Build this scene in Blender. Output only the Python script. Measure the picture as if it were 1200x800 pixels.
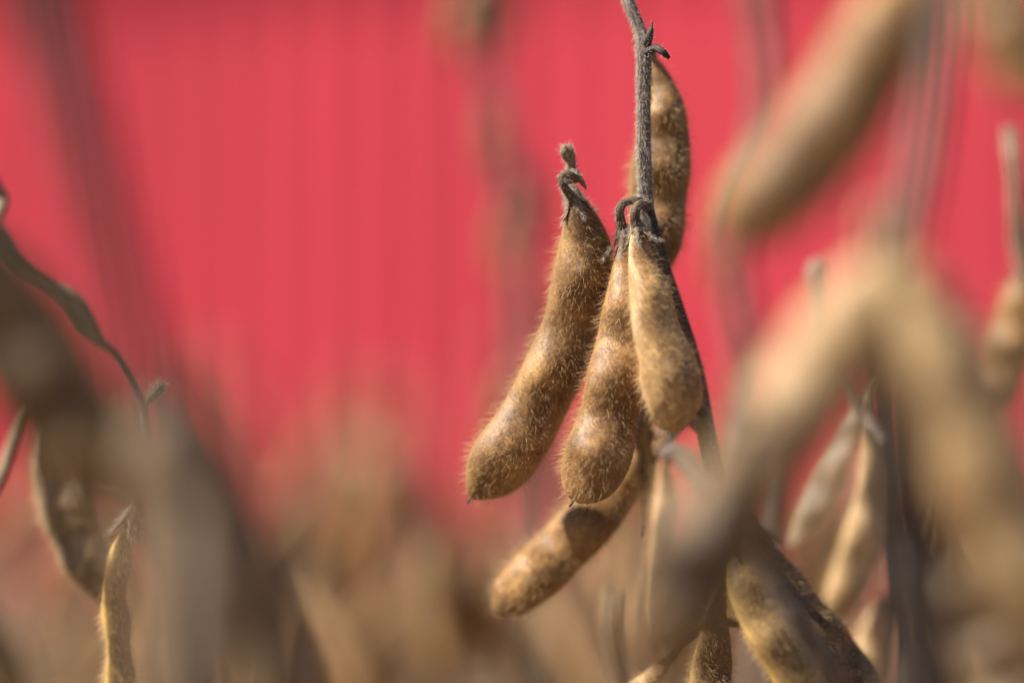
import bpy, math, random
import numpy as np
from mathutils import Vector

for o in list(bpy.data.objects):
    bpy.data.objects.remove(o, do_unlink=True)
scene = bpy.context.scene
COL = scene.collection
RNG = np.random.default_rng(7)
rnd = random.Random(11)

# ------------------------------------------------------------------ camera
H = 0.640            # camera height above the soil
D = 0.437            # distance from the lens to the pods in focus
cam_d = bpy.data.cameras.new('camera')
cam = bpy.data.objects.new('camera', cam_d)
COL.objects.link(cam)
cam.location = (0, -D, H)
cam.rotation_euler = (math.radians(90), 0, 0)
cam_d.sensor_width = 36
cam_d.lens = 105
cam_d.clip_start = 0.01
cam_d.clip_end = 1000
cam_d.dof.use_dof = True
cam_d.dof.focus_distance = D - 0.003
cam_d.dof.aperture_fstop = 3.7
cam_d.dof.aperture_blades = 0
scene.camera = cam

# ------------------------------------------------------------------ sky and sun
SUN_EL, SUN_AZ = math.radians(46), math.radians(7)     # azimuth: from the left, this much towards the camera
to_sun = Vector((-math.cos(SUN_EL) * math.cos(SUN_AZ), -math.cos(SUN_EL) * math.sin(SUN_AZ), math.sin(SUN_EL)))
world = bpy.data.worlds.new('World')
scene.world = world
world.use_nodes = True
wn = world.node_tree.nodes
wl = world.node_tree.links
wn.clear()
sky = wn.new('ShaderNodeTexSky')
sky.sky_type = 'NISHITA'
sky.sun_disc = False
sky.sun_elevation = SUN_EL
sky.sun_rotation = math.atan2(to_sun.x, to_sun.y)
bg = wn.new('ShaderNodeBackground')
bg.inputs['Strength'].default_value = 0.05
wo = wn.new('ShaderNodeOutputWorld')
wl.new(sky.outputs[0], bg.inputs[0])
wl.new(bg.outputs[0], wo.inputs[0])
sun_d = bpy.data.lights.new('sun', 'SUN')
sun_d.energy = 5.0
sun_d.angle = math.radians(0.53)
sun_d.color = (1.0, 0.95, 0.87)
sun = bpy.data.objects.new('sun', sun_d)
COL.objects.link(sun)
sun.rotation_euler = (-to_sun).to_track_quat('-Z', 'Y').to_euler()
sun.location = (-3, -1.5, 4)

scene.view_settings.view_transform = 'Standard'
scene.view_settings.look = 'None'
scene.view_settings.exposure = 1.22
scene.view_settings.gamma = 1
scene.view_settings.use_curve_mapping = False
scene.render.engine = 'CYCLES'
scene.cycles.use_denoising = True
scene.cycles.denoiser = 'OPENIMAGEDENOISE'
scene.cycles.denoising_input_passes = 'RGB_ALBEDO_NORMAL'
scene.cycles.use_adaptive_sampling = False
scene.cycles.max_bounces = 6
scene.cycles.diffuse_bounces = 3
scene.cycles.transmission_bounces = 3
scene.cycles.sample_clamp_indirect = 6


# ------------------------------------------------------------------ helpers
def P(px, py, d=0.0):
    """A point seen at photograph pixel px, py, d millimetres behind the plane in focus (world metres)."""
    s = (D + d * 0.001) / D
    return np.array([(px - 600) / 8000.0 * s, d * 0.001, H - (py - 400) / 8000.0 * s])


def smooth_path(pts, n):
    """Catmull-Rom through pts (k, m), n samples."""
    pts = np.asarray(pts, float)
    ext = np.vstack([2 * pts[0] - pts[1], pts, 2 * pts[-1] - pts[-2]])
    seg = np.linalg.norm(np.diff(pts[:, :3], axis=0), axis=1)
    cum = np.concatenate([[0], np.cumsum(seg)])
    out = []
    for s in np.linspace(0, cum[-1], n):
        i = min(int(np.searchsorted(cum, s, side='right')) - 1, len(pts) - 2)
        t = (s - cum[i]) / max(seg[i], 1e-9)
        p0, p1, p2, p3 = ext[i], ext[i + 1], ext[i + 2], ext[i + 3]
        out.append(0.5 * ((2 * p1) + (-p0 + p2) * t + (2 * p0 - 5 * p1 + 4 * p2 - p3) * t * t
                          + (-p0 + 3 * p1 - 3 * p2 + p3) * t ** 3))
    return np.array(out)


def norm(a):
    return a / np.maximum(np.linalg.norm(a, axis=-1, keepdims=True), 1e-12)


def frames(path, side=None):
    """Tangent, side and normal for each sample of path; side is turned to stay near the given direction."""
    T = norm(np.gradient(path, axis=0))
    S = np.zeros_like(T)
    if side is None:
        ref = np.array([1.0, 0, 0]) if abs(T[0][0]) < 0.9 else np.array([0, 0, 1.0])
        for i in range(len(T)):
            ref = ref - T[i] * ref.dot(T[i])
            ref /= np.linalg.norm(ref)
            S[i] = ref
    else:
        side = np.broadcast_to(side, T.shape)
        S = norm(side - T * np.sum(side * T, axis=1, keepdims=True))
    return T, S, np.cross(T, S)


class Surf:
    """A skin swept along a path: ring points, kept as a grid so that hairs can be planted on it."""
    def __init__(self, path, A, B, side=None, nv=20, ridge=None, seam=0.0):
        self.path = path
        n = len(path)
        T, S, N = frames(path, side)
        th = np.linspace(0, 2 * np.pi, nv, endpoint=False)
        c, s = np.cos(th), np.sin(th)
        a = np.asarray(A)[:, None] * c[None]
        b = np.asarray(B)[:, None] * s[None]
        if seam:
            k = np.exp(-(s / 0.22) ** 2)
            a = a * (1 + seam * k)[None]
            b = b * (1 - 0.25 * k)[None]
        if ridge is not None:
            a = a * ridge[None]
            b = b * ridge[None]
        self.grid = path[:, None, :] + a[..., None] * S[:, None, :] + b[..., None] * N[:, None, :]
        self.T = T
        du = np.gradient(self.grid, axis=0)
        dv = np.roll(self.grid, -1, axis=1) - np.roll(self.grid, 1, axis=1)
        self.nrm = norm(np.cross(dv, du))
        flip = np.sum(self.nrm * (self.grid - path[:, None, :]), axis=-1) < 0
        self.nrm[flip] *= -1
        self.n, self.nv = n, nv
        self.seam_attr = np.broadcast_to(np.abs(c)[None] ** 10, (n, nv))
        L = np.concatenate([[0], np.cumsum(np.linalg.norm(np.diff(path, axis=0), axis=1))])
        self.along = np.broadcast_to(L[:, None], (n, nv))
        self.around = np.broadcast_to(th[None] / (2 * np.pi), (n, nv))

    def mesh(self, name, mat, origin, cap=True, extra=None):
        n, nv = self.n, self.nv
        v = self.grid.reshape(-1, 3) - origin
        i = np.arange(n - 1)[:, None] * nv
        j = np.arange(nv)[None]
        j2 = (j + 1) % nv
        f = np.stack([i + j, i + j2, i + nv + j2, i + nv + j], axis=-1).reshape(-1, 4)
        # orient outwards
        q = f[len(f) // 2]
        fn = np.cross(v[q[1]] - v[q[0]], v[q[3]] - v[q[0]])
        if fn.dot(self.nrm.reshape(-1, 3)[q[0]]) < 0:
            f = f[:, ::-1]
        faces = f.tolist()
        verts = v.tolist()
        if cap:
            verts += [(self.path[0] - origin).tolist(), (self.path[-1] - origin).tolist()]
            a, b = len(verts) - 2, len(verts) - 1
            for k in range(nv):
                k2 = (k + 1) % nv
                faces.append([a, k2, k])
                faces.append([b, (n - 1) * nv + k, (n - 1) * nv + k2])
        me = bpy.data.meshes.new(name)
        me.from_pydata(verts, [], faces)
        me.shade_smooth()
        pad = 2 if cap else 0
        for nm, arr in (('seam', self.seam_attr), ('along', self.along), ('around', self.around)):
            at = me.attributes.new(nm, 'FLOAT', 'POINT')
            at.data.foreach_set('value', np.concatenate([arr.reshape(-1), np.zeros(pad)]).astype(np.float32))
        me.materials.append(mat)
        return me

    def sample(self, count, rng, umin=0.0, umax=1.0):
        seg = np.linalg.norm(np.diff(self.grid, axis=0), axis=-1).mean(axis=1)
        rad = np.linalg.norm(self.grid - self.path[:, None], axis=-1).mean(axis=1)
        w = seg * (rad[1:] + rad[:-1]) + 1e-12
        w = w.copy()
        idx = np.arange(len(w)) / len(w)
        w[(idx < umin) | (idx > umax)] = 0
        w /= w.sum()
        i = rng.choice(len(w), size=count, p=w)
        j = rng.integers(0, self.nv, count)
        fu, fv = rng.random(count)[:, None], rng.random(count)[:, None]
        j2 = (j + 1) % self.nv
        def lerp(G):
            return ((G[i, j] * (1 - fv) + G[i, j2] * fv) * (1 - fu)
                    + (G[i + 1, j] * (1 - fv) + G[i + 1, j2] * fv) * fu)
        pos, nr = lerp(self.grid), norm(lerp(self.nrm))
        t = self.T[i]
        return pos, nr, t


def hair_mesh(name, pos, nr, t, rng, mat, origin, length, radius, along=0.5, jitter=0.22, bend=0.25):
    """Tapered three-sided hairs, vectorised."""
    n = len(pos)
    L = length * (0.35 + 1.0 * rng.random(n) ** 1.3)[:, None]
    d = norm(nr * (0.55 + 0.35 * rng.random((n, 1))) + t * along * (0.4 + 0.9 * rng.random((n, 1)))
             + rng.normal(0, jitter, (n, 3)))
    d2 = norm(d + t * bend * rng.random((n, 1)) + rng.normal(0, 0.08, (n, 3)))
    a = norm(np.cross(d, rng.normal(0, 1, (n, 3))))
    b = np.cross(d, a)
    base = pos - nr * radius * 2
    mid = base + d * L * 0.5
    tip = mid + d2 * L * 0.5
    R = radius * (0.7 + 0.6 * rng.random((n, 1)))
    vs = []
    for c, r in ((base, R), (mid, R * 0.72)):
        for k in range(3):
            an = 2 * math.pi * k / 3
            vs.append(c + a * r * math.cos(an) + b * r * math.sin(an))
    vs.append(tip)
    V = np.stack(vs, axis=1).reshape(-1, 3) - origin
    off = (np.arange(n) * 7)[:, None]
    tri = np.array([[0, 1, 4], [0, 4, 3], [1, 2, 5], [1, 5, 4], [2, 0, 3], [2, 3, 5], [3, 4, 6], [4, 5, 6], [5, 3, 6]])
    F = (off[:, None, :] + tri[None]).reshape(-1, 3)
    me = bpy.data.meshes.new(name)
    me.vertices.add(len(V))
    me.vertices.foreach_set('co', V.astype(np.float32).ravel())
    me.loops.add(len(F) * 3)
    me.loops.foreach_set('vertex_index', F.astype(np.int32).ravel())
    me.polygons.add(len(F))
    me.polygons.foreach_set('loop_start', (np.arange(len(F)) * 3).astype(np.int32))
    me.polygons.foreach_set('loop_total', np.full(len(F), 3, np.int32))
    me.update(calc_edges=True)
    me.shade_smooth()
    me.materials.append(mat)
    return me


def link(name, me, parent=None, loc=(0, 0, 0)):
    o = bpy.data.objects.new(name, me)
    COL.objects.link(o)
    o.location = loc
    o.parent = parent
    return o


# ------------------------------------------------------------------ materials
def new_mat(name):
    m = bpy.data.materials.new(name)
    m.use_nodes = True
    nt = m.node_tree
    nt.nodes.clear()
    out = nt.nodes.new('ShaderNodeOutputMaterial')
    return m, nt.nodes, nt.links, out


def noise(N, L, vec, scale, detail=3.0, rough=0.55):
    n = N.new('ShaderNodeTexNoise')
    n.inputs['Scale'].default_value = scale
    n.inputs['Detail'].default_value = detail
    n.inputs['Roughness'].default_value = rough
    L.new(vec, n.inputs['Vector'])
    return n.outputs['Fac']


def ramp(N, L, fac, stops):
    r = N.new('ShaderNodeValToRGB')
    e = r.color_ramp.elements
    while len(e) < len(stops):
        e.new(0.5)
    for k, (p, c) in enumerate(stops):
        e[k].position = p
        e[k].color = (*c, 1) if len(c) == 3 else c
    L.new(fac, r.inputs[0])
    return r.outputs[0]


def mix(N, L, fac, a, b, mode='MIX'):
    m = N.new('ShaderNodeMix')
    m.data_type = 'RGBA'
    m.blend_type = mode
    for sock, v in ((0, fac), (6, a), (7, b)):
        if isinstance(v, (int, float)):
            m.inputs[sock].default_value = v
        elif isinstance(v, tuple):
            m.inputs[sock].default_value = (*v, 1)
        else:
            L.new(v, m.inputs[sock])
    return m.outputs[2]


def coords(N, L):
    """Object coordinates shifted by a number of the object's own, so that no two pods share a pattern."""
    tc = N.new('ShaderNodeTexCoord')
    oi = N.new('ShaderNodeObjectInfo')
    mul = N.new('ShaderNodeMath')
    mul.operation = 'MULTIPLY'
    mul.inputs[1].default_value = 3.7
    L.new(oi.outputs['Random'], mul.inputs[0])
    add = N.new('ShaderNodeVectorMath')
    add.operation = 'ADD'
    L.new(tc.outputs['Object'], add.inputs[0])
    L.new(mul.outputs[0], add.inputs[1])
    return add.outputs[0], oi.outputs['Random']


def attr(N, name):
    a = N.new('ShaderNodeAttribute')
    a.attribute_name = name
    return a.outputs['Fac']


def bump(N, L, h, strength, dist):
    b = N.new('ShaderNodeBump')
    b.inputs['Strength'].default_value = strength
    b.inputs['Distance'].default_value = dist
    L.new(h, b.inputs['Height'])
    return b.outputs[0]


def pod_mat(name, dark, mid, light, seamc, blot=(0.30, 0.68)):
    m, N, L, out = new_mat(name)
    vec, orand = coords(N, L)
    big = noise(N, L, vec, 130, 4, 0.62)
    fine = noise(N, L, vec, 2600, 3, 0.65)
    medium = noise(N, L, vec, 700, 4, 0.6)
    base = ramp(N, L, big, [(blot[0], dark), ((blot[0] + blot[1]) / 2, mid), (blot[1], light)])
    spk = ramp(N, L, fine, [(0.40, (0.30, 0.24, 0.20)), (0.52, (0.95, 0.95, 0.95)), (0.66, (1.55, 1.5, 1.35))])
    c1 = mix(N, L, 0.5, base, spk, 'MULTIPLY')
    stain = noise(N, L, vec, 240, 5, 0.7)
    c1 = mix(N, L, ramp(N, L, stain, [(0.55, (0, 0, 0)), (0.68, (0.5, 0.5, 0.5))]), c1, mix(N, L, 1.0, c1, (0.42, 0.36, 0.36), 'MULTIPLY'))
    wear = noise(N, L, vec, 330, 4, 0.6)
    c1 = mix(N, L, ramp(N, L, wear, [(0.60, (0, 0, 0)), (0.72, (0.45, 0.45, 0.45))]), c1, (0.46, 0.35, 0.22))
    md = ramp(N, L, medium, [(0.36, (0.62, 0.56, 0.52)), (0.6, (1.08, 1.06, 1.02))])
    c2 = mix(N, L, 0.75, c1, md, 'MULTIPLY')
    sm = N.new('ShaderNodeMath')
    sm.operation = 'MULTIPLY'
    sm.inputs[1].default_value = 0.75
    L.new(attr(N, 'seam'), sm.inputs[0])
    c3 = mix(N, L, sm.outputs[0], c2, seamc)
    b = N.new('ShaderNodeBsdfPrincipled')
    L.new(c3, b.inputs['Base Color'])
    b.inputs['Roughness'].default_value = 0.53
    b.inputs['Specular IOR Level'].default_value = 0.36
    b.inputs['Sheen Weight'].default_value = 0.08
    b.inputs['Sheen Roughness'].default_value = 0.4
    b.inputs['Sheen Tint'].default_value = (1.0, 0.85, 0.6, 1)
    add = N.new('ShaderNodeMath')
    add.operation = 'ADD'
    L.new(fine, add.inputs[0])
    L.new(medium, add.inputs[1])
    L.new(bump(N, L, add.outputs[0], 0.3, 0.00028), b.inputs['Normal'])
    L.new(b.outputs[0], out.inputs[0])
    return m


def hair_mat(name, col, trans=0.45):
    m, N, L, out = new_mat(name)
    d = N.new('ShaderNodeBsdfPrincipled')
    d.inputs['Base Color'].default_value = (*col, 1)
    d.inputs['Roughness'].default_value = 0.38
    t = N.new('ShaderNodeBsdfTranslucent')
    t.inputs['Color'].default_value = (*col, 1)
    mx = N.new('ShaderNodeMixShader')
    mx.inputs[0].default_value = trans
    L.new(d.outputs[0], mx.inputs[1])
    L.new(t.outputs[0], mx.inputs[2])
    L.new(mx.outputs[0], out.inputs[0])
    return m


def stem_mat(name, dark, mid, light):
    m, N, L, out = new_mat(name)
    tc = N.new('ShaderNodeCombineXYZ')
    s1 = N.new('ShaderNodeMath'); s1.operation = 'MULTIPLY'; s1.inputs[1].default_value = 9.0
    s2 = N.new('ShaderNodeMath'); s2.operation = 'MULTIPLY'; s2.inputs[1].default_value = 160.0
    L.new(attr(N, 'around'), s1.inputs[0]); L.new(attr(N, 'along'), s2.inputs[0])
    L.new(s1.outputs[0], tc.inputs[0]); L.new(s2.outputs[0], tc.inputs[1])
    streak = noise(N, L, tc.outputs[0], 1.6, 4, 0.6)
    vec, orand = coords(N, L)
    fine = noise(N, L, vec, 3000, 3, 0.6)
    big = noise(N, L, vec, 120, 2, 0.5)
    c = ramp(N, L, streak, [(0.33, dark), (0.5, mid), (0.66, light)])
    c = mix(N, L, 0.7, c, ramp(N, L, fine, [(0.38, (0.45, 0.42, 0.4)), (0.58, (1.1, 1.1, 1.1))]), 'MULTIPLY')
    c = mix(N, L, 0.6, c, ramp(N, L, big, [(0.35, (0.6, 0.56, 0.52)), (0.62, (1.1, 1.08, 1.05))]), 'MULTIPLY')
    b = N.new('ShaderNodeBsdfPrincipled')
    L.new(c, b.inputs['Base Color'])
    b.inputs['Roughness'].default_value = 0.7
    b.inputs['Specular IOR Level'].default_value = 0.3
    L.new(bump(N, L, streak, 0.5, 0.0006), b.inputs['Normal'])
    L.new(b.outputs[0], out.inputs[0])
    return m


POD_GOLD = pod_mat('pod_golden_brown', (0.14, 0.070, 0.025), (0.285, 0.153, 0.053), (0.50, 0.29, 0.105), (0.30, 0.16, 0.05))
POD_BROWN = pod_mat('pod_deep_brown', (0.115, 0.056, 0.020), (0.235, 0.122, 0.042), (0.45, 0.255, 0.092), (0.26, 0.14, 0.05))
POD_TAN = pod_mat('pod_pale_tan', (0.22, 0.11, 0.06), (0.46, 0.27, 0.10), (0.62, 0.40, 0.17), (0.45, 0.28, 0.12), (0.33, 0.60))
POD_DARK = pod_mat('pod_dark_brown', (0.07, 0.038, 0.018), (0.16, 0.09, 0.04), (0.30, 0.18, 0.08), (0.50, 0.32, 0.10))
POD_SEAM = pod_mat('pod_yellow_seam', (0.12, 0.07, 0.03), (0.27, 0.17, 0.07), (0.46, 0.30, 0.12), (0.72, 0.46, 0.13))
POD_DULL = pod_mat('pod_dull_brown', (0.085, 0.050, 0.026), (0.145, 0.090, 0.048), (0.235, 0.152, 0.085), (0.3, 0.2, 0.11))
POD_STRAW = pod_mat('pod_straw', (0.30, 0.18, 0.08), (0.52, 0.34, 0.16), (0.70, 0.49, 0.26), (0.48, 0.32, 0.15))
POD_GREY = pod_mat('pod_grey_brown', (0.13, 0.085, 0.05), (0.23, 0.16, 0.097), (0.37, 0.27, 0.165), (0.45, 0.35, 0.22))
HAIR_GOLD = hair_mat('hair_golden', (0.74, 0.50, 0.24), 0.3)
HAIR_WHITE = hair_mat('hair_whitish', (0.70, 0.64, 0.55))
STEM = stem_mat('stem_grey_brown', (0.05, 0.036, 0.03), (0.17, 0.125, 0.10), (0.38, 0.30, 0.235))
STEM_DARK = stem_mat('stem_dark', (0.025, 0.018, 0.016), (0.06, 0.042, 0.035), (0.14, 0.105, 0.085))
STEM_TAN = stem_mat('stem_tan', (0.16, 0.10, 0.055), (0.29, 0.20, 0.115), (0.44, 0.33, 0.21))
PEDICEL = stem_mat('pedicel_brown', (0.05, 0.03, 0.018), (0.13, 0.082, 0.046), (0.27, 0.19, 0.115))
STEM_BROWN = stem_mat('stem_brown', (0.07, 0.045, 0.027), (0.14, 0.095, 0.058), (0.24, 0.17, 0.105))
HUSK = stem_mat('calyx_husk', (0.07, 0.043, 0.024), (0.20, 0.13, 0.075), (0.42, 0.32, 0.22))


# ------------------------------------------------------------------ plant builder
class Plant:
    """A soybean plant: an Empty where its stem leaves the soil; stem, pods and petioles are its parts."""
    def __init__(self, base, label, group='soybean plants close to the lens'):
        self.base = np.array([base[0], base[1], 0.0])
        o = bpy.data.objects.new('soybean_plant', None)
        COL.objects.link(o)
        o.location = self.base
        o.empty_display_size = 0.02
        o['label'] = label
        o['category'] = 'plant'
        o['group'] = group
        self.root = o

    def tube(self, name, pts, radii, mat, n=60, nv=16, ridged=0.0, hairs=0, hair_len=0.0009, hair_mat=None,
             parent=None, origin=None, along=0.5, umin=0.0, umax=1.0, flat=1.0, label=None):
        pts = np.asarray(pts, float)
        path = smooth_path(np.hstack([pts, np.asarray(radii, float)[:, None]]), n)
        r = np.maximum(path[:, 3], 1e-5)
        rg = None
        if ridged:
            th = np.linspace(0, 2 * np.pi, nv, endpoint=False)
            rg = 1 + ridged * np.cos(th * 5 + 0.6)
        s = Surf(path[:, :3], r, r * flat, nv=nv, ridge=rg)
        org = path[0, :3].copy()
        o = link(name, s.mesh(name, mat, org), parent or self.root, org - (self.base if parent is None else origin))
        if label:
            o['label'] = label
        if hairs:
            pos, nr, t = s.sample(hairs, RNG, umin, umax)
            h = link('hair', hair_mesh('hair', pos, nr, t, RNG, hair_mat or HAIR_WHITE, org, hair_len, 0.000022, along=along), o)
            h['kind'] = 'stuff'
        return o, org, s

    def pod(self, pts, hw, mat=None, thick=0.7, roll=0.0, seeds=3, hairs=0, hair_len=0.0019, beak=True,
            calyx=True, hair_m=None, name='pod', n=72, nv=28, bulge=0.38, beak_dir=None, hair_r=0.000016,
            label=None, seam=0.05):
        """pts: centre line from stalk to tip in world metres, hw: half widths in metres."""
        mat = mat or POD_GOLD
        pts = np.asarray(pts, float)
        path4 = smooth_path(np.hstack([pts, np.asarray(hw, float)[:, None]]), n)
        path, A = path4[:, :3], np.maximum(path4[:, 3], 2e-4)
        t = np.linspace(0, 1, n)
        # round the tip off
        k = np.clip((t - 0.90) / 0.10, 0, 1)
        A = A * np.sqrt(np.maximum(1 - 0.93 * k ** 2, 0.02))
        k0 = np.clip((0.05 - t) / 0.05, 0, 1)
        A = A * (1 - 0.5 * k0)
        ph = (t - 0.12) / 0.82 * seeds
        sd = np.where((ph > 0) & (ph < seeds), np.sin(np.pi * np.clip(ph, 0, seeds)) ** 2, 0)
        B = A * thick * (1 - bulge + bulge * 1.25 * sd)
        A = A * (1 + 0.035 * (sd - 0.5))
        T = norm(np.gradient(path, axis=0))
        view = np.array([0.0, 1.0, 0.0])
        W = norm(np.cross(T, view))
        ca, sa = math.cos(math.radians(roll)), math.sin(math.radians(roll))
        side = W * ca + np.cross(T, W) * sa
        s = Surf(path, A, B, side=side, nv=nv, seam=seam)
        # slow dents and swells of a dry husk
        rs = np.random.default_rng(int(RNG.integers(1 << 30)))
        th = np.linspace(0, 2 * np.pi, nv, endpoint=False)
        dent = np.zeros((n, nv))
        for _ in range(5):
            fu, fv, p1 = rs.uniform(2, 9), rs.integers(1, 4), rs.uniform(0, 6.28)
            dent += rs.uniform(0.3, 1) * np.sin(fu * t[:, None] * 3.1 + fv * th[None] + p1)
        s.grid = s.grid + s.nrm * (dent * 0.016 * A[:, None])[..., None]
        org = path[0].copy()
        o = link(name, s.mesh(name, mat, org), self.root, org - self.base)
        if label:
            o['label'] = label
        if hairs:
            pos, nr, tt = s.sample(hairs, RNG)
            h = link('hair', hair_mesh('hair', pos, nr, tt, RNG, hair_m or HAIR_GOLD, org, hair_len, hair_r), o)
            h['kind'] = 'stuff'
        if beak:
            e = path[-1]
            bd = norm(np.asarray(beak_dir, float)) if beak_dir is not None else T[-1]
            ln = 0.0012
            bp = np.array([e - T[-1] * 0.0006, e + (T[-1] + bd) * ln * 0.35, e + bd * ln])
            self.tube('beak', bp, [0.00034, 0.00018, 0.00004], STEM_DARK, n=8, nv=8, parent=o, origin=org)
        if calyx:
            self.calyx(o, org, path, T, A, B, side, hairs > 2400)
        return o

    def calyx(self, parent, org, path, T, A, B, side, fine):
        """Withered cup of five narrow sepals clasping the foot of a pod."""
        verts, faces = [], []
        t0 = T[2]
        s0 = side[2] if side.ndim == 2 else side
        s0 = norm(s0 - t0 * s0.dot(t0))
        n0 = np.cross(t0, s0)
        c0 = path[0] - t0 * 0.0006
        prof = [(-0.0006, 0.0007), (0.0002, 0.0010), (0.0010, 0.0012), (0.0016, 0.0013)]
        nv = 20
        for z, r in prof:
            for k in range(nv):
                a = 2 * math.pi * k / nv
                rr = r * (1 + 0.08 * math.sin(5 * a))
                verts.append(c0 + t0 * z + (s0 * math.cos(a) + n0 * math.sin(a)) * rr)
        for q in range(len(prof) - 1):
            for k in range(nv):
                k2 = (k + 1) % nv
                faces.append([q * nv + k, q * nv + k2, (q + 1) * nv + k2, (q + 1) * nv + k])
        top = (len(prof) - 1) * nv
        for sp in range(5):
            ln = 0.0025 * RNG.uniform(0.7, 1.35)
            curl = RNG.uniform(0.0, 0.0012)
            prev = [top + (sp * 4 + q) % nv for q in (0, 1, 2, 3)]
            am = 2 * math.pi * (sp * 4 + 1.5) / nv
            for st in (1, 2, 3, 4):
                f = st / 4.0
                half = (1 - f) * 0.42 + 0.03
                r = 0.0013 + curl * f * f + 0.0007 * f
                row = []
                for q in (-1, -0.33, 0.33, 1):
                    a = am + q * half
                    p = c0 + t0 * (0.0016 + ln * f) + (s0 * math.cos(a) + n0 * math.sin(a)) * (r + 0.00012 * (1 - q * q))
                    row.append(len(verts))
                    verts.append(p)
                for q in range(3):
                    faces.append([prev[q], prev[q + 1], row[q + 1], row[q]])
                prev = row
        V = np.array(verts)
        me = bpy.data.meshes.new('calyx')
        me.from_pydata((V - org).tolist(), [], faces)
        me.shade_smooth()
        for nm, arr in (('along', V[:, 2] - V[0, 2]), ('around', (np.arange(len(V)) % nv) / nv)):
            at = me.attributes.new(nm, 'FLOAT', 'POINT')
            at.data.foreach_set('value', arr.astype(np.float32))
        me.materials.append(HUSK)
        o = link('calyx', me, parent)
        sol = o.modifiers.new('thickness', 'SOLIDIFY')
        sol.thickness = 0.00018
        if fine:
            cnt = 480
            ids = RNG.integers(nv, len(V), cnt)
            pos = V[ids] + RNG.normal(0, 0.00018, (cnt, 3))
            ax = c0 + np.sum((pos - c0) * t0, axis=1, keepdims=True) * t0
            nr = norm(pos - ax)
            hm = hair_mesh('calyx_hair', pos, nr, np.broadcast_to(t0, pos.shape), RNG, HAIR_WHITE, org, 0.0013, 0.00002, along=0.8)
            h = link('calyx_hair', hm, parent)
            h['kind'] = 'stuff'


def px(points, d=None):
    """[(x, y), ...] or [(x, y, depth mm), ...] of the photograph to world points."""
    return np.array([P(p[0], p[1], p[2] if len(p) > 2 else d) for p in points])


def hw(vals, d):
    """Half widths in photograph pixels at depth d (mm) to metres."""
    return np.array(vals, float) / 8000.0 * (D + d * 0.001) / D


# ------------------------------------------------------------------ ground
def soil_mat():
    m, N, L, out = new_mat('dry_soil')
    tc = N.new('ShaderNodeTexCoord')
    v = tc.outputs['Object']
    a = noise(N, L, v, 1.4, 6, 0.6)
    b_ = noise(N, L, v, 45, 5, 0.65)
    c = ramp(N, L, a, [(0.35, (0.11, 0.065, 0.034)), (0.65, (0.21, 0.13, 0.068))])
    c = mix(N, L, 0.7, c, ramp(N, L, b_, [(0.35, (0.5, 0.48, 0.45)), (0.65, (1.2, 1.15, 1.1))]), 'MULTIPLY')
    b = N.new('ShaderNodeBsdfPrincipled')
    L.new(c, b.inputs['Base Color'])
    b.inputs['Roughness'].default_value = 0.95
    L.new(bump(N, L, b_, 0.8, 0.03), b.inputs['Normal'])
    L.new(b.outputs[0], out.inputs[0])
    return m


gm = bpy.data.meshes.new('ground')
S = 400
gx = np.concatenate([[-S], np.linspace(-6, 6, 61), [S]])
gy = np.concatenate([[-S], np.linspace(-2, 14, 81), [S]])
gv, gf = [], []
for yy in gy:
    for xx in gx:
        inside = abs(xx) <= 6 and -2 <= yy <= 14
        zz = 0.018 * math.cos(2 * math.pi * yy / 0.38) * 0.6 + rnd.uniform(-0.008, 0.008) if inside else -0.01
        gv.append((xx, yy, zz - 0.01))
nx = len(gx)
for j in range(len(gy) - 1):
    for i in range(nx - 1):
        gf.append((j * nx + i, j * nx + i + 1, (j + 1) * nx + i + 1, (j + 1) * nx + i))
gm.from_pydata(gv, [], gf)
gm.shade_smooth()
gm.materials.append(soil_mat())
go = link('ground', gm)
go['kind'] = 'structure'
go['label'] = 'dry brown soil of the soybean field'


# ------------------------------------------------------------------ red building behind the field
def paint_mat(name, col, rough=0.42):
    m, N, L, out = new_mat(name)
    tc = N.new('ShaderNodeTexCoord')
    mp = N.new('ShaderNodeMapping')
    mp.inputs['Scale'].default_value = (5.0, 5.0, 0.35)
    L.new(tc.outputs['Object'], mp.inputs[0])
    a = noise(N, L, mp.outputs[0], 1.3, 5, 0.6)
    c = mix(N, L, 0.9, col, ramp(N, L, a, [(0.3, (0.74, 0.74, 0.75)), (0.7, (1.1, 1.1, 1.1))]), 'MULTIPLY')
    b = N.new('ShaderNodeBsdfPrincipled')
    L.new(c, b.inputs['Base Color'])
    b.inputs['Roughness'].default_value = rough
    b.inputs['Specular IOR Level'].default_value = 0.12
    L.new(b.outputs[0], out.inputs[0])
    return m


RED = paint_mat('red_metal_paint', (0.525, 0.050, 0.070), 0.75)
ROOF = paint_mat('pale_metal_roof', (0.42, 0.43, 0.44))
CONC = paint_mat('concrete_footing', (0.24, 0.20, 0.155), 0.9)

WALL_Y, WALL_YAW, EAVE = 5.4, math.radians(-28), 2.48
barn = bpy.data.objects.new('metal_building', None)
COL.objects.link(barn)
barn.location = (0, WALL_Y, 0)
barn.rotation_euler = (0, 0, WALL_YAW)
barn['label'] = 'red ribbed metal wall of a building beyond the soybean field'
barn['category'] = 'building'
LEN, DEP = 7.0, 6.0
prof, x = [], -LEN
while x < LEN:                                  # corrugated sheet, wide waves
    prof += [(x + 0.11 * q / 10, -0.014 * (1 - math.cos(2 * math.pi * q / 10))) for q in range(10)]
    x += 0.11
prof.append((x, 0.0))


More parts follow.
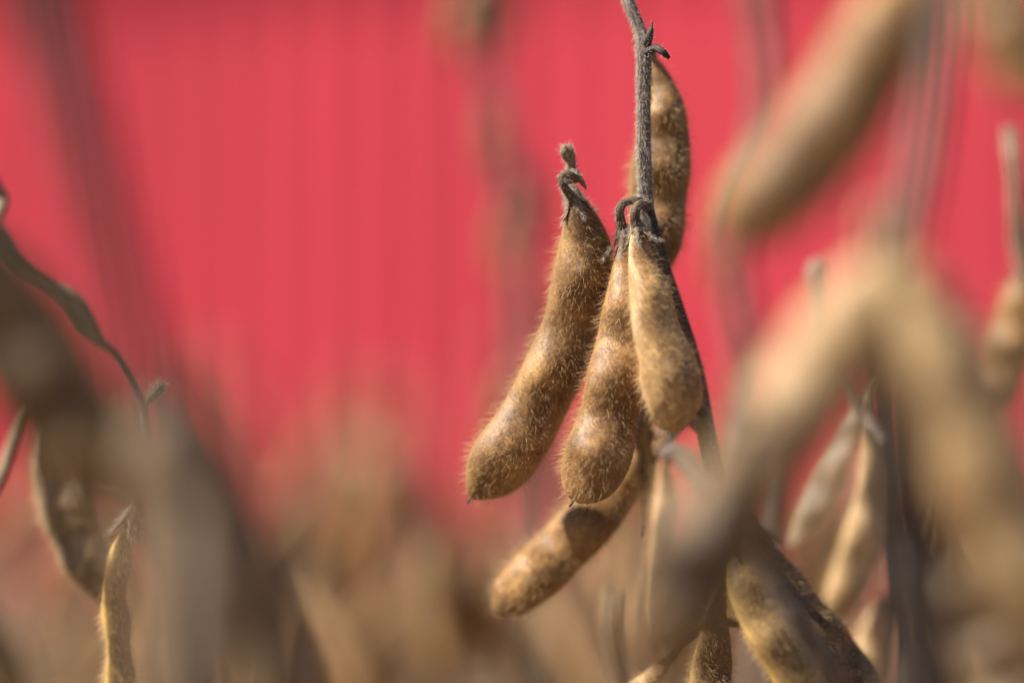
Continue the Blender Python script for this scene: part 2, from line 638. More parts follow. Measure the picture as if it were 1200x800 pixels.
def sheet(path, z0, z1, name, mat, parent):
    v = [(a, b, z0) for a, b in path] + [(a, b, z1) for a, b in path]
    n = len(path)
    f = [(i, i + 1, n + i + 1, n + i) for i in range(n - 1)]
    me = bpy.data.meshes.new(name)
    me.from_pydata(v, [], f)
    me.materials.append(mat)
    o = link(name, me, parent)
    s = o.modifiers.new('thickness', 'SOLIDIFY')
    s.thickness = 0.003
    s.offset = -1
    return o


def box(name, x0, x1, y0, y1, z0, z1, mat, parent):
    v = [(a, b, c) for a in (x0, x1) for b in (y0, y1) for c in (z0, z1)]
    f = [(0, 1, 3, 2), (4, 6, 7, 5), (0, 4, 5, 1), (2, 3, 7, 6), (0, 2, 6, 4), (1, 5, 7, 3)]
    me = bpy.data.meshes.new(name)
    me.from_pydata(v, [], f)
    me.materials.append(mat)
    o = link(name, me, parent)
    b = o.modifiers.new('edge', 'BEVEL')
    b.width = 0.006
    return o


XR = x
front = sheet(prof, 0.12, EAVE, 'siding', RED, barn)
front['label'] = 'red ribbed siding facing the field'
sheet([(XR, 0.004), (XR, DEP)], 0.12, EAVE, 'siding', RED, barn)
sheet([(-LEN, DEP), (-LEN, 0.004)], 0.12, EAVE, 'siding', RED, barn)
sheet([(XR, DEP + 0.004), (-LEN, DEP + 0.004)], 0.12, EAVE, 'siding', RED, barn)
box('footing', -LEN - 0.05, XR + 0.05, -0.03, DEP + 0.05, -0.05, 0.118, CONC, barn)
rv, rf = [], []
oh = 0.62  # unseen overhang and eave height set to shade the top of the wall
prof_r = [(-oh, EAVE - 0.03), (DEP / 2, EAVE + 1.5), (DEP + oh, EAVE - 0.03)]
for xx in (-LEN - 0.4, XR + 0.4):
    for yy, zz in prof_r:
        rv.append((xx, yy, zz + 0.02))
rf = [(0, 3, 4, 1), (1, 4, 5, 2)]
rme = bpy.data.meshes.new('shade_roof')
rme.from_pydata(rv, [], rf)
rme.materials.append(ROOF)
ro = link('shade_roof', rme, barn)
sm = ro.modifiers.new('thickness', 'SOLIDIFY')
sm.thickness = 0.05
sm.offset = 1
for xx in (-LEN, XR):
    me = bpy.data.meshes.new('gable')
    me.from_pydata([(xx, 0, EAVE + 0.004), (xx, DEP, EAVE + 0.004), (xx, DEP / 2, EAVE + 1.42)], [], [(0, 1, 2)])
    me.materials.append(RED)
    g = link('gable', me, barn)
    sg = g.modifiers.new('thickness', 'SOLIDIFY')
    sg.thickness = 0.02

# ------------------------------------------------------------------ the plant in focus
MAIN = Plant(P(1010, 400, 10)[:2], 'dry soybean plant in sharp focus, golden hairy pods hanging from its thin grey stem')
base_pt = np.array([MAIN.base[0], MAIN.base[1], -0.01])
stem_px = [(700, -150, 8), (722, -40, 4), (735, 0, 2), (748, 32, 1), (754, 62, 0), (754, 130, 0), (755, 200, 0), (757, 245, 1), (770, 300, 3),
           (792, 365, 4), (812, 430, 5), (828, 510, 5), (846, 590, 6), (880, 720, 8), (920, 850, 9)]
sr = [0.0006, 0.00075, 0.0008, 0.00085, 0.00105, 0.00098, 0.00102, 0.0011, 0.0013, 0.0013, 0.00135, 0.0014, 0.0016, 0.0019, 0.0022]
MAIN.tube('stem', px(stem_px[:8]), sr[:8], STEM, n=110, nv=24, ridged=0.07, hairs=3600, hair_len=0.0009, along=0.8, umin=0.3, label='grey upper stem')
sp = np.vstack([px(stem_px[7:]), [base_pt * [1, 1, 0] + [-0.004, 0, 0.35], base_pt * [1, 1, 0] + [0, 0, 0.15], base_pt]])
MAIN.tube('stem', sp, sr[7:] + [0.003, 0.0036, 0.004], STEM_DARK, n=160, nv=24, ridged=0.07, hairs=1500, hair_len=0.0011, along=0.8, umax=0.12, label='lower stem with painted shade')  # darker than the upper stem: the front pod's shadow put into its colour
# little withered bracts at the upper node
MAIN.tube('bract', px([(757, 52, -1), (762, 40, -2), (764, 26, -2)]), [0.0008, 0.0005, 0.00008], STEM_DARK, n=14, nv=10, hairs=60)
MAIN.tube('bract', px([(757, 62, -1), (768, 57, -2), (776, 61, -3), (784, 69, -3)]), [0.0007, 0.0006, 0.00055, 0.0003], STEM_DARK, n=16, nv=10, hairs=50)
MAIN.tube('pedicel', px([(756, 62, 1), (761, 57, 4), (764, 67, 7)]), [0.0007, 0.0007, 0.0008], STEM, n=14, nv=10, hairs=80)

# pod behind the stem, upper node
MAIN.pod(px([(764, 66), (772, 92), (779, 125), (778, 165), (773, 205), (771, 245), (774, 285), (780, 318)], 7.5),
         hw([5, 13, 21, 29, 34, 32, 25, 12], 7.5), POD_BROWN, thick=0.92, roll=12, seeds=3, hairs=3200, calyx=False,
         label='pod partly hidden behind the stem')
# left pod
MAIN.pod(px([(670, 226, 1), (680, 255, 1), (684, 300, 2), (677, 350, 3), (662, 402, 4), (641, 452, 4), (610, 508, 4), (580, 550, 4), (552, 582, 4)]),
         hw([5, 20, 33, 33, 34, 36, 37, 36, 20], 0), POD_BROWN, thick=0.92, roll=-14, seeds=3, hairs=4200,
         beak_dir=(-0.5, -0.3, -1), label='long curved pod hanging apart from the stem')
# raceme stalk behind the left pod, its withered tip standing up above the calyx
MAIN.tube('raceme', px([(826, 508, 6), (790, 470, 9), (745, 400, 10), (706, 345, 9), (684, 290, 8), (670, 240, 6), (667, 222, 4), (668, 205, 2), (669, 192, 1), (667, 180, 1), (664, 170, 1)]),
          [0.0009, 0.0009, 0.0008, 0.0008, 0.0008, 0.0008, 0.0009, 0.0009, 0.0007, 0.0009, 0.0005], STEM_TAN, n=70, nv=12, ridged=0.08, hairs=900, hair_len=0.0009, umin=0.6)
MAIN.tube('pedicel', px([(668, 200, 2), (674, 203, 0), (676, 210, -1), (671, 207, -2), (663, 204, -2), (658, 210, -2), (661, 219, -2), (669, 230, 0)]), [0.0006, 0.0006, 0.0006, 0.0006, 0.0006, 0.0006, 0.0006, 0.0007], PEDICEL, n=34, nv=10, hairs=260)
MAIN.tube('bud_scar', px([(666, 186, 1), (662, 178, 0), (660, 170, 0)]), [0.0007, 0.0008, 0.0003], STEM_TAN, n=10, nv=10, hairs=80)
MAIN.tube('bract', px([(668, 203, 1), (675, 204, 0), (682, 214, 0), (687, 222, 0)]), [0.0006, 0.0005, 0.0004, 0.0001], HUSK, n=12, nv=8, hairs=90)
# middle pod
MAIN.pod(px([(731, 272, -1), (733, 305, -1), (733, 350, -2), (728, 400, -3), (720, 450, -4), (710, 500, -4), (696, 545, -4), (672, 586, -4)]),
         hw([5, 14, 23, 29, 32, 35, 37, 26], -3), POD_BROWN, thick=0.9, roll=10, seeds=3, hairs=3500,
         beak_dir=(-0.6, -0.2, -0.8), label='pod tucked between its two neighbours')
# front pod
MAIN.pod(px([(747, 268, -3), (752, 300, -5), (762, 350, -7), (774, 400, -9), (786, 445, -9), (793, 478, -9), (798, 503, -8)]),
         hw([7, 17, 26, 33, 36, 35, 22], -8), POD_TAN, thick=0.85, roll=148, seam=0.10, seeds=2, hairs=3200, beak=False,
         label='paler blunt pod in front of the stem')
# curled pedicels of the two pods: the little ring below the node
MAIN.tube('pedicel', px([(757, 240, 0), (748, 236, -2), (737, 236, -2), (728, 241, -2), (726, 252, -2), (730, 274, -1)]),
          [0.0008, 0.00065, 0.0006, 0.00065, 0.0007, 0.0008], PEDICEL, n=30, nv=12, hairs=260)
MAIN.tube('pedicel', px([(757, 242, -1), (750, 240, -3), (745, 246, -4), (744, 256, -4), (747, 270, -3)]),
          [0.0008, 0.0007, 0.0007, 0.00075, 0.0009], PEDICEL, n=26, nv=12, hairs=260)
# lower pod, a little behind
MAIN.pod(px([(790, 500, 12), (758, 535, 13), (722, 574, 13), (690, 610, 12), (656, 645, 12), (622, 678, 11), (590, 704, 11), (577, 710, 11)]),
         hw([5, 15, 26, 31, 32, 30, 24, 12], 12), POD_GOLD, thick=0.9, roll=20, seeds=3, hairs=3200, beak=False, label='lowest pod slanting away behind the others')
MAIN.tube('pedicel', px([(826, 498, 6), (812, 490, 10), (798, 490, 12), (789, 502, 12)]), [0.0008] * 4, STEM, n=20, nv=10)
# narrow pod seen along its edge
MAIN.pod(px([(762, 470, 8), (752, 505, 7), (757, 545, 7), (759, 580, 7), (754, 622, 7)]), hw([4, 14, 13, 10, 3], 7), POD_DARK,
         thick=0.8, roll=75, seeds=3, hairs=2600, label='thin dark pod seen edge-on')
# pods at the lower right
MAIN.pod(px([(858, 630, -6), (880, 690, -10), (905, 735, -11), (935, 785, -11), (965, 840, -11)]), hw([8, 27, 33, 33, 20], 0), POD_SEAM, bulge=0.16,
         thick=0.7, roll=152, seeds=3, hairs=3200, hair_len=0.0017, label='pod with a bright yellow seam')
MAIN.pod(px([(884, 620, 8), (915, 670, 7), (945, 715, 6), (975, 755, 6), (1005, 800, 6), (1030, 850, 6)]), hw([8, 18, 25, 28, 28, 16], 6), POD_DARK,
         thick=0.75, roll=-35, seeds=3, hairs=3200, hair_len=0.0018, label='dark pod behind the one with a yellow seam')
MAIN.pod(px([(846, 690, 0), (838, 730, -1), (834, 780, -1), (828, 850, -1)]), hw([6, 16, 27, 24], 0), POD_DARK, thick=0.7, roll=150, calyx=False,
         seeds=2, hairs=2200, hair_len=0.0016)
MAIN.pod(px([(785, 768, 6), (755, 803, 4), (722, 832, 4), (690, 864, 4)]), hw([5, 14, 22, 20], 4), POD_STRAW, thick=0.7, roll=15, seeds=2, calyx=False, hairs=1800, hair_len=0.0015)
for pp in ([(852, 615, 6), (852, 612, 0), (855, 618, -5), (858, 632, -6)], [(856, 628, 6), (868, 606, 7), (880, 606, 8), (884, 622, 8)],
           [(857, 632, 6), (850, 645, 4), (847, 668, 1), (846, 692, 0)], [(884, 735, 8), (850, 728, 9), (805, 745, 8), (785, 770, 6)],
           [(784, 463, 9), (774, 458, 9), (765, 460, 8), (762, 472, 8)]):
    MAIN.tube('pedicel', px(pp), [0.0007] * 4, PEDICEL, n=18, nv=10)
# grey leaf stalk leaning across, pale broken tip
MAIN.tube('petiole', px([(774, 535, -30), (792, 530, -30), (815, 556, -31), (845, 592, -33), (890, 655, -34), (940, 735, -33), (985, 810, -28), (1000, 900, -6), (1004, 1000, 8)]),
          hw([9, 13, 14, 13, 13, 14, 15, 14, 12], -16), STEM, n=60, nv=14, flat=0.8, hairs=900, hair_len=0.0008)
MAIN.pod(px([(778, 536, -26), (778, 590, -28), (772, 640, -29), (766, 700, -30), (762, 760, -30)]), hw([7, 16, 19, 18, 10], -28), POD_STRAW,
         thick=0.6, roll=-50, seeds=3, hairs=1500, calyx=False)
MAIN.tube('petiole', px([(716, 690, -48), (714, 740, -48), (728, 800, -46), (745, 880, -40)]), hw([8, 10, 9, 8], -48), STEM_TAN, n=30, nv=10)

# ------------------------------------------------------------------ big blurred plant on the right, nearer to the lens
dR = -112
RIGHT = Plant(P(1075, 400, dR + 5)[:2], 'large blurred soybean plant near the lens, pale straw pods forking from its dark stem')
rb = np.array([RIGHT.base[0], RIGHT.base[1], -0.01])
RIGHT.tube('stem', np.vstack([px([(1120, -120), (1108, -20), (1092, 120), (1066, 250), (1046, 330), (1048, 470), (1060, 640), (1078, 830)], dR + 6), [[rb[0], rb[1], 0.4], rb]]),
           np.concatenate([hw([13, 15, 17, 19, 22, 28, 34, 36], dR), [0.0036, 0.004]]), STEM, n=120, nv=18, ridged=0.06)
RIGHT.pod(px([(1032, 300), (1000, 370), (958, 440), (910, 510), (865, 580), (828, 640)], dR), hw([20, 48, 55, 54, 46, 20], dR), POD_STRAW, bulge=0.12, thick=0.85, roll=10, hairs=2200)
RIGHT.pod(px([(938, 470), (905, 520), (862, 590), (820, 665), (785, 735), (762, 795)], dR - 8), hw([12, 40, 56, 62, 54, 24], dR), POD_DARK, bulge=0.12, thick=0.85, roll=15, hairs=1600, label='dark pod added as the shaded end of the straw one')  # its dark colour stands in for shade on the straw pod's lower end
RIGHT.pod(px([(1048, 296), (1082, 380), (1120, 470), (1155, 565), (1195, 665), (1240, 780)], dR), hw([22, 52, 60, 63, 60, 34], dR), POD_STRAW, bulge=0.12, thick=0.85, roll=-8, hairs=2200)
RIGHT.pod(px([(1074, -40), (1046, 20), (1006, 95), (960, 165), (903, 228), (846, 276)], dR + 16), hw([18, 46, 52, 54, 52, 34], dR + 14), POD_GOLD, bulge=0.15, thick=0.95, roll=10, hairs=2200)
RIGHT.tube('pedicel', px([(1046, 420, dR + 6), (1000, 425, dR + 4), (955, 440, dR - 4), (938, 472, dR - 8)]), hw([12, 11, 11, 12], dR), STEM_TAN, n=24, nv=10)
RIGHT.tube('pedicel', px([(1062, 255), (1030, 250), (1022, 275), (1034, 305)], dR), hw([14, 13, 13, 15], dR), STEM_TAN, n=20, nv=10)
RIGHT.tube('pedicel', px([(1062, 255), (1060, 262), (1050, 280), (1048, 300)], dR - 4), hw([14, 14, 15, 16], dR), STEM_TAN, n=20, nv=10)
RIGHT.tube('pedicel', px([(1108, -60, dR + 6), (1095, -72, dR + 14), (1082, -58, dR + 16), (1074, -38, dR + 16)]), hw([12, 12, 12, 14], dR), STEM_TAN, n=20, nv=10)
RIGHT.pod(px([(1128, -90), (1165, -20), (1190, 50), (1225, 120)], dR), hw([16, 38, 44, 26], dR), POD_BROWN, thick=0.7, roll=20, hairs=800)
RIGHT.pod(px([(1080, 640), (1110, 690), (1150, 740), (1180, 810), (1200, 880)], dR + 20), hw([12, 30, 36, 38, 20], dR), POD_GREY, thick=0.7, roll=20, hairs=600)

# ------------------------------------------------------------------ plant behind it
MIDR = Plant(P(1085, 400, 34)[:2], 'softly blurred soybean plant showing between the forked straw pods, grey and tan pods')
mb = np.array([MIDR.base[0], MIDR.base[1], -0.01])
MIDR.tube('stem', np.vstack([px([(1040, 420), (1048, 560), (1062, 700), (1080, 860)], 46), [[mb[0], mb[1], 0.35], mb]]), [0.0014, 0.0018, 0.0022, 0.0026, 0.0034, 0.004], STEM_DARK, n=80, nv=14)
MIDR.pod(px([(1030, 440), (1002, 490), (975, 545), (948, 595), (922, 640)], 44), hw([6, 17, 22, 20, 8], 44), POD_GREY, thick=0.55, roll=40, hairs=1800)
MIDR.pod(px([(1018, 470), (1026, 540), (1022, 600), (1000, 670), (966, 745)], 40), hw([6, 18, 25, 26, 12], 40), POD_STRAW, thick=0.7, roll=-20, hairs=1800)
MIDR.pod(px([(1065, 640), (1090, 700), (1110, 760), (1120, 830)], 44), hw([6, 22, 26, 16], 44), POD_GOLD, thick=0.7, hairs=1200)
MIDR.pod(px([(1058, 690), (1030, 740), (1015, 800), (1010, 860)], 48), hw([6, 22, 26, 16], 44), POD_STRAW, thick=0.7, hairs=1200)
MIDR.tube('petiole', px([(968, 420), (962, 350), (957, 318), (964, 308)], 45), hw([6, 8, 12, 8], 45), STEM, n=24, nv=10)
MIDR.tube('petiole', px([(1046, 520, 34), (1010, 480, 40), (968, 420, 45)]), [0.001, 0.001, 0.001], STEM, n=20, nv=10)

EDGE = Plant(P(1260, 400, -46)[:2], 'soybean plant cut off by the edge, pale stub above one tan pod')
eb = np.array([EDGE.base[0], EDGE.base[1], -0.01])
EDGE.tube('stem', np.vstack([px([(1183, 150), (1188, 175), (1190, 230), (1193, 275), (1206, 340), (1230, 440), (1250, 600), (1262, 800)], -46), [[eb[0], eb[1], 0.35], eb]]),
          np.concatenate([hw([10, 12, 8, 13, 10, 11, 12, 14], -46), [0.003, 0.004]]), HUSK, n=90, nv=14, hairs=900, umax=0.3)
EDGE.pod(px([(1206, 305), (1196, 350), (1186, 400), (1174, 450), (1162, 490)], -46), hw([7, 20, 24, 20, 8], -46), POD_GOLD, thick=0.7, roll=20, hairs=2000)

# ------------------------------------------------------------------ plants on the left
LEFT = Plant(P(245, 400, 0)[:2], 'soybean plant with twisted grey leaf stalk and a pod edged in bright yellow')
lb = np.array([LEFT.base[0], LEFT.base[1], -0.01])
LEFT.tube('stem', np.vstack([px([(175, 520, -10), (190, 580, -8), (210, 660, -4), (225, 760, 0), (235, 900, 0)]), [[lb[0], lb[1], 0.35], lb]]),
          [0.0007, 0.0009, 0.0012, 0.0016, 0.002, 0.003, 0.004], STEM, n=80, nv=14, hairs=900, umax=0.4)
LEFT.tube('stem_tip', px([(172, 470, -4), (182, 462, -4), (188, 455, -4), (192, 449, -4)]), [0.0004, 0.0006, 0.0007, 0.0003], HUSK, n=16, nv=10, hairs=260, hair_len=0.0014)
LEFT.tube('petiole', px([(172, 470, -4), (168, 490, -6), (175, 522, -10)]), [0.0004, 0.0005, 0.0006], STEM, n=16, nv=10)
LEFT.pod(px([(156, 600, -8), (141, 645, -9), (134, 695, -9), (138, 745, -9), (140, 800, -9), (142, 840, -9)]), hw([5, 14, 19, 19, 20, 10], -9), POD_SEAM,
         thick=0.8, roll=118, seam=0.12, seeds=3, hairs=2600, hair_len=0.0013, label='narrow pod with a bright yellow seam')
LEFT.pod(px([(62, 470, -24), (62, 520, -24), (72, 570, -24), (88, 620, -24), (104, 665, -24), (116, 700, -24)]), hw([6, 24, 34, 34, 26, 8], -24), POD_GREY,
         thick=0.4, roll=18, seeds=3, hairs=3200, label='flat grey pod with a pale rim')
LEFT.tube('petiole', px([(-60, 220, -30), (-10, 262, -28), (22, 305, -27), (56, 330, -26), (85, 352, -26), (103, 380, -26), (118, 400, -25), (136, 416, -24), (165, 470, -18), (175, 522, -11)]),
          hw([9, 12, 11, 9, 13, 12, 6, 4, 3.5, 4], -26), STEM_TAN, n=90, nv=14, flat=0.55, hairs=700)
LEFT.tube('petiole', px([(240, 1100, 0), (60, 1000, -14), (-50, 820, -24), (-32, 640, -26), (4, 555, -26), (24, 490, -25), (50, 455, -24), (62, 470, -24)]), hw([10, 9, 9, 8, 8, 7, 6, 6], -26), STEM_TAN, n=40, nv=10)
LEFT.tube('pedicel', px([(186, 565, -8), (172, 572, -8), (160, 584, -8), (156, 602, -8)]), [0.0006, 0.0006, 0.0006, 0.0007], STEM, n=16, nv=10)
LEFT.tube('petiole', px([(176, 585, -9), (196, 620, -6), (226, 672, 0), (240, 720, 6)]), hw([5, 5, 5, 4], -5), STEM, n=30, nv=10)
LEFT.tube('petiole', px([(-14, 200, -24), (-2, 225, -24), (4, 236, -24), (-6, 262, -27)]), hw([8, 9, 8, 8], -24), STEM_TAN, n=18, nv=10)

dL = -135
NEARL = Plant(P(-20, 400, dL)[:2], 'heavily blurred shaded soybean plant nearest the lens, dark brown pods')
nb = np.array([NEARL.base[0], NEARL.base[1], -0.01])
NEARL.tube('stem', px([(30, -140), (58, 0), (95, 140), (128, 270), (160, 380), (188, 480)], dL), hw([30, 31, 28, 24, 22, 22], dL), STEM_DARK, n=70, nv=16, label='dark upper stem')
NEARL.tube('stem', np.vstack([px([(188, 480), (205, 620), (215, 850)], dL), [[nb[0] + 0.01, nb[1], 0.35], nb]]), np.concatenate([hw([22, 26, 30], dL), [0.0034, 0.004]]), STEM_BROWN, n=50, nv=16)
NEARL.pod(px([(-70, 260), (-20, 330), (30, 405), (78, 480), (118, 545), (150, 600)], -104), hw([20, 58, 66, 64, 52, 24], -104), POD_DARK, bulge=0.15, thick=0.85, roll=10, hairs=1200)
NEARL.pod(px([(196, 430), (200, 510), (206, 600), (214, 690), (222, 800), (226, 880)], dL + 4), hw([16, 46, 54, 56, 52, 30], dL), POD_DULL, bulge=0.15, thick=0.75, hairs=1200)
NEARL.pod(px([(212, 470), (248, 550), (282, 640), (310, 730), (335, 830), (350, 900)], dL + 20), hw([14, 34, 42, 44, 42, 24], dL), POD_DULL, bulge=0.15, thick=0.75, roll=-10, hairs=1200)
NEARL.pod(px([(-70, 690), (-30, 740), (5, 790), (20, 860)], dL + 30), hw([14, 30, 32, 20], dL), POD_DARK, thick=0.7, hairs=500)
NEARL.tube('branch', np.vstack([[[nb[0], nb[1], 0.30]], px([(-150, 820, -120), (-130, 600, -108), (-95, 330, -104), (-80, 245, -104), (-70, 262, -104)])]),
           [0.0032, 0.0028, 0.0024, 0.0016, 0.0012, 0.0012], STEM, n=60, nv=12)
NEARL.tube('pedicel', px([(-140, 700, -114), (-110, 670, dL + 28), (-85, 670, dL + 30), (-70, 692, dL + 30)]), [0.001] * 4, STEM, n=16, nv=10)
NEARL.tube('pedicel', px([(188, 470), (198, 432), (197, 424), (196, 432)], dL + 3), hw([12, 11, 11, 12], dL), STEM, n=16, nv=10)

# branches and pods added out of frame, shifted sunward to shade the pods in view
TS = np.array(to_sun)
for tgt, dd, ln in (([(890, 545), (850, 600), (805, 680), (780, 735)], dR, 0.100),
                    ([(860, 520), (822, 580), (780, 650), (760, 700)], dR, 0.108),
                    ([(925, 590), (880, 640), (840, 700), (815, 760)], dR, 0.104),
                    ([(-30, 310), (20, 385), (70, 460), (110, 530)], -104, 0.120),
                    ([(-10, 370), (30, 440), (70, 510), (110, 570)], -104, 0.128),
                    ([(-50, 330), (-5, 400), (45, 470), (90, 540)], -104, 0.132),
                    ([(-30, 410), (10, 470), (50, 530), (90, 590)], -104, 0.122),
                    ([(20, 330), (60, 395), (105, 460), (140, 520)], -104, 0.124),
                    ([(275, 520), (265, 590), (285, 690), (310, 780)], dL + 12, 0.130)):
    q0 = px(tgt, dd)[0] + TS * ln
    st0 = P(30, -135, dL)
    NEARL.tube('branch', [st0, st0 * 0.6 + q0 * 0.4 + [0, 0, 0.014], q0 + [0, 0, 0.006], q0], [0.0012, 0.001, 0.0008, 0.0008], STEM, n=24, nv=8)
    NEARL.pod(px(tgt, dd) + TS * ln, [0.001, 0.0045, 0.005, 0.002], POD_GREY, thick=0.8, calyx=False, n=30, nv=12, hairs=0)

# ------------------------------------------------------------------ field plants behind: individuals
def simple_pod_mesh(rng, mat, hairs, n=20, nv=10, name='pod'):
    L = rng.uniform(0.036, 0.050)
    c = rng.uniform(-0.010, 0.010)
    pts = np.array([[c * math.sin(math.pi * t) + 0.004 * t, 0, -L * t] for t in (0, .12, .3, .5, .7, .88, 1)])
    r = np.array([0.0008, 0.0028, 0.0042, 0.0044, 0.0044, 0.0036, 0.0010]) * rng.uniform(0.9, 1.1)
    p4 = smooth_path(np.hstack([pts, r[:, None]]), n)
    A = np.maximum(p4[:, 3], 2e-4)
    t = np.linspace(0, 1, n)
    B = A * (0.6 + 0.18 * np.sin(np.pi * 3 * t) ** 2)
    s = Surf(p4[:, :3], A, B, side=np.array([1.0, 0, 0]), nv=nv)
    return s


pod_kinds, pod_surf = [], []
for k, mt in enumerate((POD_GOLD, POD_BROWN, POD_DARK, POD_GOLD, POD_GOLD)):
    s = simple_pod_mesh(RNG, mt, 0)
    pod_surf.append((s, k))
    pod_kinds.append(s.mesh('pod', mt, np.zeros(3)))


def plant_layout(rng, height, sparse=False):
    """Stem points and pod placements (position, euler, kind, scale) of one field plant, base at the origin."""
    lean = rng.normal(0, 0.05, 2)
    n = 7
    z = np.linspace(-0.01, height, n)
    pts = np.stack([lean[0] * z + 0.012 * np.sin(z * 9 + rng.uniform(0, 6)) * (z / height),
                    lean[1] * z + 0.012 * np.sin(z * 8 + rng.uniform(0, 6)) * (z / height), z], axis=1)
    rad = np.linspace(0.0036, 0.0009, n)
    pods = []
    side = rng.uniform(0, 6.28)
    zz = height - 0.004
    while zz > 0.10:
        f = (zz + 0.01) / (height + 0.01) * (n - 1)
        i = min(int(f), n - 2)
        c = pts[i] * (1 - f + i) + pts[i + 1] * (f - i)
        for _ in range(1 if sparse else int(rng.integers(2, 5))):
            a = side + rng.normal(0, 0.7)
            out = rng.uniform(0.15, 0.8)
            pods.append((c + np.array([math.cos(a), math.sin(a), 0]) * 0.003, (rng.normal(0, 0.15), -out, a), int(rng.integers(0, 4)) if sparse else int(rng.integers(0, 5)), rng.uniform(0.45, 0.7) if sparse else rng.uniform(0.65, 0.95)))
        side += math.pi + rng.normal(0, 0.4)
        zz -= rng.uniform(0.036, 0.052)
    return pts, rad, pods


stem_protos = []
for k in range(8):
    h0 = [0.52, 0.57, 0.60, 0.63, 0.66, 0.56, 0.60, 0.64][k]
    lay = plant_layout(RNG, h0, k > 4)
    p4 = smooth_path(np.hstack([lay[0], lay[1][:, None]]), 30)
    sf = Surf(p4[:, :3], p4[:, 3], p4[:, 3], nv=8)
    stem_protos.append((h0, lay, sf.mesh('stem', (STEM_BROWN, STEM_TAN)[k % 2], np.zeros(3))))


def place_plant(x, y, k, rz, sc, label, group):
    h0, lay, sm_ = stem_protos[k]
    o = bpy.data.objects.new('soybean_plant', None)
    COL.objects.link(o)
    o.location = (x, y, 0)
    o.rotation_euler = (0, 0, rz)
    o.scale = (sc, sc, sc)
    o.empty_display_size = 0.02
    o['label'] = label
    o['category'] = 'plant'
    o['group'] = group
    link('stem', sm_, o)
    for (c, e, kind, s) in lay[2]:
        q = link('pod', pod_kinds[kind], o, tuple(c))
        q.rotation_euler = e
        q.scale = (s, s, s)
    return o


TALL = 'tall blurred stems rising in front of the red wall'
dT = 210
t1 = Plant(P(640, 400, dT)[:2], 'tall blurred soybean stem with dull pod clumps, left of the sharp pods', TALL)
tb = np.array([t1.base[0], t1.base[1], -0.01])
t1.tube('stem', np.vstack([px([(556, -60), (562, 0), (575, 80), (588, 150), (603, 220), (612, 300), (616, 400), (625, 560), (638, 800)], dT), [tb]]),
        [0.0016, 0.0018, 0.0019, 0.002, 0.0022, 0.0023, 0.0024, 0.0026, 0.003, 0.004], STEM, n=70, nv=10)
for pp, w in (([(556, -40), (548, 0), (540, 40), (536, 75)], 15), ([(565, -30), (582, 0), (592, 30), (598, 52)], 13),
              ([(585, 120), (578, 150), (580, 185), (586, 210)], 12), ([(600, 190), (618, 220), (626, 255), (624, 290)], 16),
              ([(606, 225), (598, 260), (596, 300), (602, 330)], 13), ([(612, 320), (622, 350), (626, 390), (620, 430)], 14),
              ([(616, 420), (604, 460), (600, 500), (606, 540)], 15)):
    t1.pod(px(pp, dT), hw([4, w, w, 5], dT), POD_BROWN if w != 16 else POD_DARK, thick=0.8, n=24, nv=10, calyx=False, beak=False)
dT = 175
t2 = Plant(P(880, 400, dT)[:2], 'tall thin blurred soybean stem between the sharp pods and the big straw pods', TALL)
tb = np.array([t2.base[0], t2.base[1], -0.01])
t2.tube('stem', np.vstack([px([(880, -60), (888, 0), (900, 80), (898, 160), (872, 230), (858, 300), (868, 380), (884, 450), (890, 600), (884, 800)], dT), [tb]]),
        [0.0022, 0.0024, 0.0024, 0.0023, 0.0023, 0.0023, 0.0024, 0.0026, 0.0028, 0.003, 0.004], STEM, n=70, nv=10)
for pp, w in (([(886, -50), (890, -10), (896, 20), (898, 55)], 14), ([(862, 250), (850, 285), (848, 320), (852, 350)], 13),
              ([(868, 375), (880, 400), (890, 430), (892, 465)], 15)):
    t2.pod(px(pp, dT), hw([4, w, w, 5], dT), POD_BROWN, thick=0.8, n=24, nv=10, calyx=False, beak=False)

FIELD = 'blurred plants of the field rows'


def field_plant(x_px, top_px, d):
    """A plant of the rows d mm behind the pods in focus, as tall as it is seen."""
    s_ = (D + d * 0.001) / D
    top = H - (top_px - 400) / 8000.0 * s_
    k = min(range(5, 8) if top_px < 500 else range(5), key=lambda q: abs(stem_protos[q][0] - top) + rnd.uniform(0, 0.05))
    p_ = P(x_px, 400, d)
    place_plant(p_[0], p_[1], k, rnd.uniform(0, 6.28), top / stem_protos[k][0],
                'blurred dry soybean plant in the field rows behind the sharp pods', FIELD)


for spot in ((330, 480, 420), (385, 420, 480), (300, 490, 330), (490, 400, 430), (520, 470, 470), (548, 500, 400), (250, 500, 420),
             (205, 480, 300), (120, 430, 400), (40, 400, 380), (655, 500, 520), (700, 600, 380), (760, 590, 420), (850, 420, 500),
             (930, 450, 420), (1000, 420, 500), (1100, 380, 400), (1165, 420, 560), (345, 560, 270), (230, 560, 260), (560, 590, 290),
             (480, 650, 300), (640, 640, 260), (395, 680, 300), (160, 520, 260), (60, 540, 290), (-30, 470, 330), (1230, 470, 380),
             (280, 480, 480), (360, 520, 380), (425, 600, 500), (455, 440, 380), (300, 430, 360), (410, 460, 400), (530, 410, 400), (350, 400, 400), (510, 520, 360), (575, 460, 620), (320, 600, 240), (440, 690, 240), (520, 650, 240), (600, 680, 230), (590, 560, 420),
             (905, 520, 170), (945, 560, 220), (985, 500, 260), (1020, 600, 180), (1110, 560, 170), (1150, 520, 230), (1190, 580, 160), (1080, 620, 240), (870, 600, 210), (800, 640, 200)):
    field_plant(*spot)
for q in range(30):
    d_ = rnd.uniform(330, 1150)
    field_plant(rnd.uniform(-120, 1320), rnd.uniform(540, 700), d_)


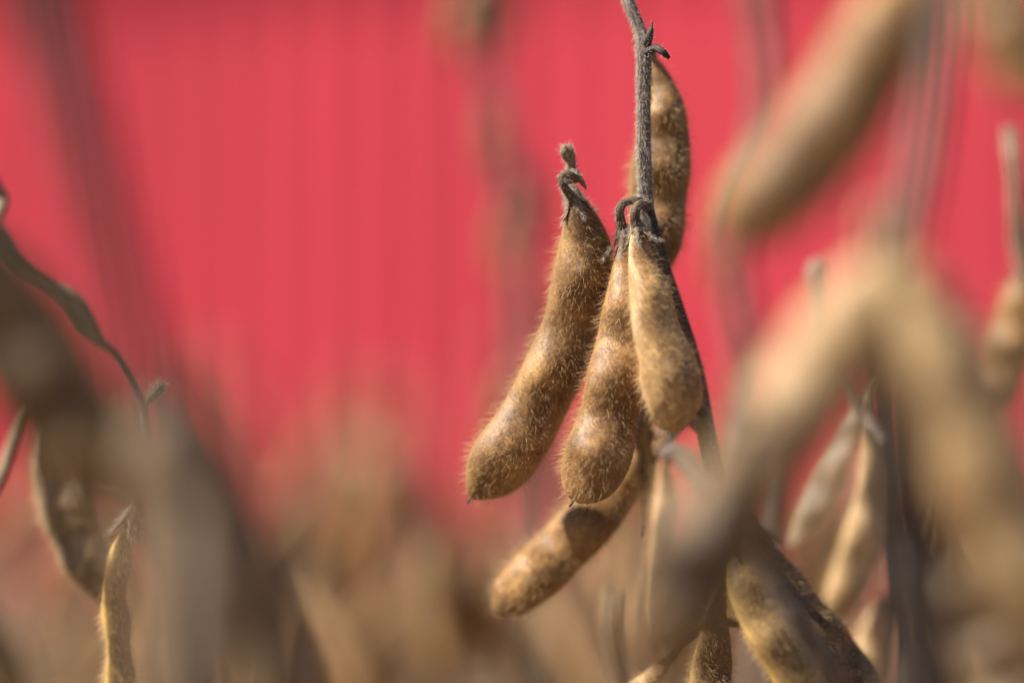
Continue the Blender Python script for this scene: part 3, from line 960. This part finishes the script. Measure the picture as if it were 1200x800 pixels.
# ------------------------------------------------------------------ rest of the field: one mass nobody could count
def field_mass():
    V, F, M = [], [], []
    off = 0
    podtmpl = []
    for s, k in pod_surf:
        g = s.grid[::3][:, ::2]
        podtmpl.append((g.reshape(-1, 3), g.shape[0], g.shape[1]))
    def add_grid(v, n, nv, mi):
        nonlocal off
        i = np.arange(n - 1)[:, None] * nv
        j = np.arange(nv)[None]
        j2 = (j + 1) % nv
        f = np.stack([i + j, i + j2, i + nv + j2, i + nv + j], -1).reshape(-1, 4) + off
        V.append(v); F.append(f); M.append(np.full(len(f), mi))
        off += len(v)
    y = 0.36
    while y < 4.7:
        hin = 0.5 * 36 / 105 * (y + D) + 0.12 if y < 1.4 else 0.0
        hwid = 0.5 * 36 / 105 * (y + D) + 1.3
        x = -hwid
        while x < hwid:
            if abs(x) < hin:
                x += 0.04
                continue
            h0, lay, _ = stem_protos[int(RNG.integers(0, 5))]
            sc, rz = RNG.uniform(0.55, 0.78), RNG.uniform(0, 6.28)
            R = np.array([[math.cos(rz), -math.sin(rz), 0], [math.sin(rz), math.cos(rz), 0], [0, 0, 1]]) * sc
            t = np.array([x + RNG.normal(0, 0.02), y + RNG.normal(0, 0.04), 0])
            th = np.arange(4) * math.pi / 2
            ring = np.stack([np.cos(th), np.sin(th), th * 0], 1)
            st = (lay[0][:, None, :] + ring[None] * lay[1][:, None, None]).reshape(-1, 3)
            add_grid(st @ R.T + t, len(lay[0]), 4, 0)
            for (c, e, kind, s) in lay[2]:
                if c[2] < 0.16:
                    continue
                g, n_, nv_ = podtmpl[kind]
                ca, sa = math.cos(e[1]), math.sin(e[1])
                Ry = np.array([[ca, 0, sa], [0, 1, 0], [-sa, 0, ca]])
                cz, sz = math.cos(e[2]), math.sin(e[2])
                Rz = np.array([[cz, -sz, 0], [sz, cz, 0], [0, 0, 1]])
                add_grid((g * s @ (Rz @ Ry).T + c) @ R.T + t, n_, nv_, 1 + kind % 3)
            x += RNG.uniform(0.05, 0.09)
        y += 0.38
    V_, F_ = np.concatenate(V), np.concatenate(F)
    me = bpy.data.meshes.new('soybean_field')
    me.from_pydata(V_.tolist(), [], F_.tolist())
    for m in (STEM_TAN, POD_GOLD, POD_STRAW, POD_DARK):
        me.materials.append(m)
    me.polygons.foreach_set('material_index', np.concatenate(M).astype(np.int32))
    me.shade_smooth()
    o = link('soybean_field', me)
    o['kind'] = 'stuff'
    o['label'] = 'far mass of dry soybean plants reaching to the red wall'
    o['category'] = 'crop'


field_mass()
